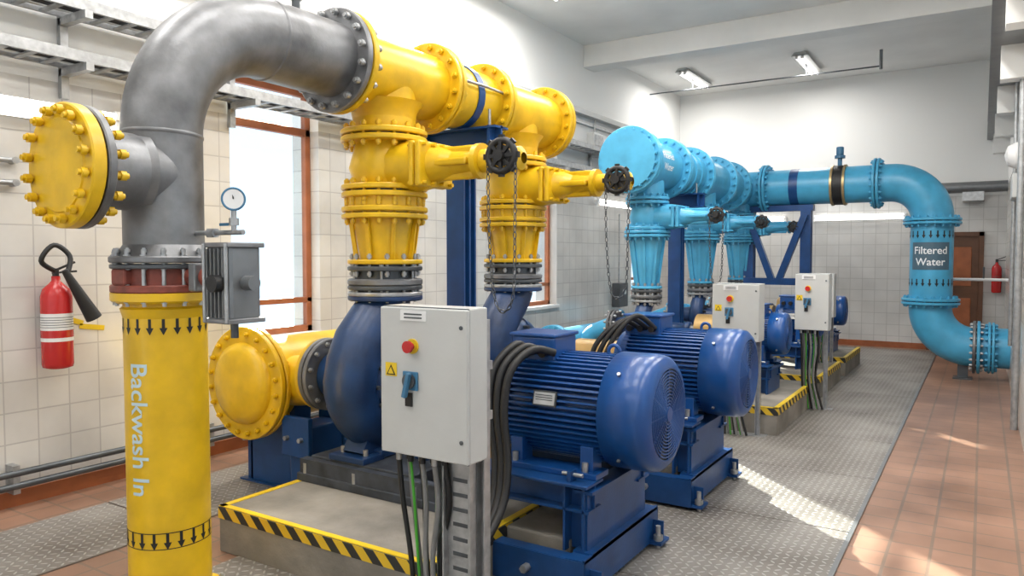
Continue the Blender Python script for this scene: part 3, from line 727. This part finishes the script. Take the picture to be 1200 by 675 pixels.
# ---------------------------------------------------------------- control panels
def panel(x0,x1,yf,zt,h,d=.14,cab=True,eye=True):
    b=B('control_panel'); w=x1-x0
    b.bb(x0,x1,yf+.02,yf+d,zt-h,zt,GRY,.006); b.bb(x0-.002,x1+.002,yf,yf+.018,zt-h+.004,zt-.004,GRY,.005)
    b.bb(x0+.003,x1-.003,yf+.016,yf+.022,zt-h,zt,DST)
    cx=x0+w*.37
    def disc(x,z,r,m,t0=0,t1=.01): b.cyl((x,yf-t0,z),(x,yf-t1,z),r,m,seg=24)
    ez=zt-h*.26; disc(x0+w*.39,ez,.03,YLB,0,.006); disc(x0+w*.39,ez,.013,RED,.006,.025); disc(x0+w*.39,ez,.024,RED,.025,.038)
    sz=zt-h*.49; b.box((cx,yf-.005,sz),(.075,.01,.075),SWB,.004); disc(cx,sz,.03,DST,.01,.022); b.box((cx,yf-.03,sz-.015),(.018,.022,.1),SWB,.004,Matrix.Rotation(.25,3,'Y'))
    b.box((cx-.01,yf-.004,sz-.075),(.035,.006,.055),BLK)
    b.box((x0+w*.4,yf-.002,zt-.035),(.13,.004,.04),WHT)
    for q in (-.008,.006): b.box((x0+w*.4,yf-.0045,zt-.035+q),(.09,.002,.006),DST)
    tx,tz=x0+w*.13,zt-h*.43
    b.add([V((tx-.03,yf-.002,tz-.025)),V((tx+.03,yf-.002,tz-.025)),V((tx+.03,yf-.002,tz+.03)),V((tx-.03,yf-.002,tz+.03))],[(0,1,2,3)],YLB)
    b.add([V((tx-.024,yf-.003,tz-.02)),V((tx+.024,yf-.003,tz-.02)),V((tx,yf-.003,tz+.022))],[(0,1,2)],BLK)
    b.add([V((tx-.016,yf-.004,tz-.0155)),V((tx+.016,yf-.004,tz-.0155)),V((tx,yf-.004,tz+.013))],[(0,1,2)],YLB)
    for zz in (.12,.85): disc(x1-.025,zt-h*zz,.008,DST,0,.004)
    ys=yf+d+.02
    for xx in ((x0+.2,x1-.03) if cab else (x0+.06,x1-.05)):
        b.bb(xx-.02,xx+.02,ys,ys+.012,0,zt-.05,ZNC); b.bb(xx-.02,xx-.014,ys-.03,ys,0,zt-.05,ZNC); b.bb(xx+.014,xx+.02,ys-.03,ys,0,zt-.05,ZNC)
    if cab:
        b.bb(x1-.17,x1-.04,ys-.06,ys-.05,0,zt-h+.02,ZNC)
        for k in range(12): b.bb(x1-.14,x1-.07,ys-.0625,ys-.059,.04+k*.06,.055+k*.06,DST)
        for s in (x1-.17,x1-.04): b.bb(s-.004,s+.004,ys-.09,ys-.05,0,zt-h+.02,ZNC)
    for zz in (.15,.35): b.bb(x0+.05,x1-.01,ys-.01,ys+.03,zt-h+zz,zt-h+zz+.035,ZNC)
    b.bb(x0,x1+.02,ys-.05,ys+.06,0,.012,ZNC)
    n=8
    for k in range(n):
        xx=x0+.05+k*(w*.5)/(n-1); yy=yf+.05+.03*(k%2)
        b.cyl((xx,yy,zt-h),(xx,yy,zt-h-.035),.013,BLK if k%3 else ZNC,seg=10)
        m=GRN if k in (2,5) else (GCB if k in (1,4,6) else BLK)
        b.tube(catmull([(xx,yy,zt-h-.03),(xx+.01,yy+.01,(zt-h)*.75),(x0+w*.3+.018*k-.03,yy+.02,(zt-h)*.4),(x0+w*.25+.026*k,yy+.03,.02)],5),.006 if k in (2,5) else .011,m,seg=8)
    b.done()
panel(-2.06,-1.63,2.25,1.4,.6)
b=B('cable_gland_box'); b.bb(-2.3,-2.08,2.28,2.44,0,.12,GRY,.008); b.cyl((-2.2,2.36,.12),(-2.2,2.36,.16),.02,BLK,seg=12); b.done()
panel(-2.0,-1.6,6.45,1.36,.50,.2,False)
panel(-1.62,-1.30,8.0,1.42,.58,.2,False)
panel(-1.85,-1.55,9.9,1.38,.55,.2,False)
# ---------------------------------------------------------------- blue manifold
ZB=2.594; YC=11.3; RB=.255
b=B('filtered_water_manifold')
b.cyl((HX,7.2,ZB),(HX,YC,ZB),RB,LBL,seg=56)
b.flange((HX,7.17,ZB),Y,.345,.04,LBL,20,LBL,.02); b.cyl((HX,7.12,ZB),(HX,7.09,ZB),.3,LBL)
for y in (8.1,8.95,9.95,10.6): b.flange((HX,y,ZB),Y,.345,.035,LBL,20,LBL,.02)
for y in (8.3,8.5,8.7): b.lathe([(-.01,RB),(-.01,RB+.02),(.01,RB+.02),(.01,RB)],(HX,y,ZB),Y,LBL,48)
BP=(7.64,9.48,YC)
for y in BP: b.cyl((HX,y,ZB),(HX,y,2.2),.18,LBL,seg=40)
b.lathe([(0,RB),(.04,RB*.9),(.07,RB*.5),(.08,0)],(HX,YC+.3,ZB),Y,LBL,40,smooth=True); b.cyl((HX,YC,ZB),(HX,YC+.3,ZB),RB,LBL)
VX=-.574
E=[V((HX,YC,ZB))]+elbow((VX,YC,ZB),(-1,0,0),(0,0,-1),.5,16)+elbow((VX,YC,.42),(0,0,1),(1,0,0),.5,16)+[V((XR,YC,.42))]
b.tube(E,RB,LBL,seg=56)
for x in (-2.72,-1.24): b.flange((x,YC,ZB),X,.345,.035,LBL,20,LBL,.02)
for z in (2.06,1.0): b.flange((VX,YC,z),Z,.345,.035,LBL,20,LBL,.02)
b.flange((-.04,YC,.42),X,.34,.035,STE,20,ZNC,.02,m2=LBL)
b.flange((.12,YC,.42),X,.33,.03,LBL,20,LBL,.02)
b.lathe([(-.06,RB+.004),(.06,RB+.004)],(-2.3,YC,ZB),X,FBL,48)
b.lathe([(-.06,RB+.02),(.06,RB+.02)],(-1.72,YC,ZB),X,BLK,48)
for s in (-.08,.08): b.lathe([(-.015,RB+.0),(-.015,RB+.03),(.015,RB+.03),(.015,RB)],(-1.72+s,YC,ZB),X,BRASS,48)
ph=math.radians(-90)
for k in range(16):
    a0=ph-.95+k*1.9/16; a1=a0+1.9/16
    b.add([V((VX+math.cos(a)*(RB+.002),YC+math.sin(a)*(RB+.002),z)) for a,z in ((a0,1.42),(a1,1.42),(a1,1.78),(a0,1.78))],[(0,1,2,3)],LBD)
wrap_text(b,'Filtered',.135,VX,YC,RB+.004,ph,1.67,TXW); wrap_text(b,'Water',.135,VX,YC,RB+.004,ph,1.52,TXW)
arrows(b,VX,YC,RB+.003,1.88,.1,20,BLK); arrows(b,VX,YC,RB+.003,1.25,.1,20,BLK)
for t,zz in (('Filtered',.06),('Water',-.06)):
    vs,fs=text2d(t,.1,.012,'y'); out=[]
    for x_,y_ in vs:
        A=(zz+y_)/RB+.05; out.append(V((HX+math.cos(A)*(RB+.003),7.62+x_,ZB+math.sin(A)*(RB+.003))))
    b.add(out,fs,TXW)
b.bb(VX+.28,VX+.5,YC-.12,YC+.12,0,.02,DST); b.bb(VX+.33,VX+.45,YC-.02,YC+.02,.0,.22,DST)
b.done()
b=B('air_release_valve')
b.cyl((-1.72,YC,ZB+RB),(-1.72,YC,ZB+RB+.12),.03,SWB,seg=12); b.cyl((-1.72,YC,ZB+RB+.12),(-1.72,YC,ZB+RB+.16),.07,SWB,seg=16); b.cyl((-1.72,YC,ZB+RB+.16),(-1.72,YC,ZB+RB+.28),.05,SWB,seg=16,ch=.01); b.done()
for y in BP:
    gate_valve(y,2.02,LBL,.9,.8,2.2,1.88,.065)
    cone(y,1.84,1.24,LBL,.18,.1,1.1,.17)
    pump(y,.83,.55)
    motor(y,.83,-2.15,-1.6,.2)
    frame(y,-2.38,-1.7,False)
plinth(6.75,8.4,x1=-1.5); plinth(8.75,10.2,x1=-1.5); plinth(10.6,12.0,x1=-1.5)
chain('hand_chain',(HX+.8,7.51,2.02),.07,1.3)
support('pipe_support_stand',8.56,ZB-RB)
b=B('pipe_support_trestle')
for x in (-2.95,-2.15):
    b.bb(x-.07,x+.07,YC-.012,YC+.012,0,2.3,FBL)
    for s in (-1,1): b.bb(x-.07,x+.07,YC+s*.07-.01,YC+s*.07+.01,0,2.3,FBL)
b.bb(-3.0,-2.05,YC-.08,YC+.08,2.25,2.335,FBL)
b.beam((-2.95,YC-.1,2.2),(-2.6,YC-.1,1.25),.09,.09,FBL); b.beam((-2.15,YC-.1,2.2),(-2.5,YC-.1,1.25),.09,.09,FBL); b.bb(-3.0,-2.1,YC-.14,YC-.06,1.18,1.28,FBL)
b.done()

# ---------------------------------------------------------------- light
w=bpy.data.worlds.new('sky'); scene.world=w; w.use_nodes=True
bg=w.node_tree.nodes['Background']; bg.inputs[0].default_value=(.80,.92,1,1); bg.inputs[1].default_value=1.7
l=bpy.data.lights.new('sun','SUN'); l.energy=34; l.angle=.01; l.color=(1,.9,.74)
o=bpy.data.objects.new('sun',l); o.rotation_euler=V((.73,-.68,-.40)).to_track_quat('-Z','Y').to_euler(); o.location=(-9,10,8); scene.collection.objects.link(o)
# ---------------------------------------------------------------- camera
cd=bpy.data.cameras.new('camera'); cd.sensor_width=36; cd.lens=868/1200*36; cd.clip_start=.05
co=bpy.data.objects.new('camera',cd); co.location=(0,0,1.6); co.rotation_euler=(math.radians(90-2.47),0,math.radians(32.4))
scene.collection.objects.link(co); scene.camera=co
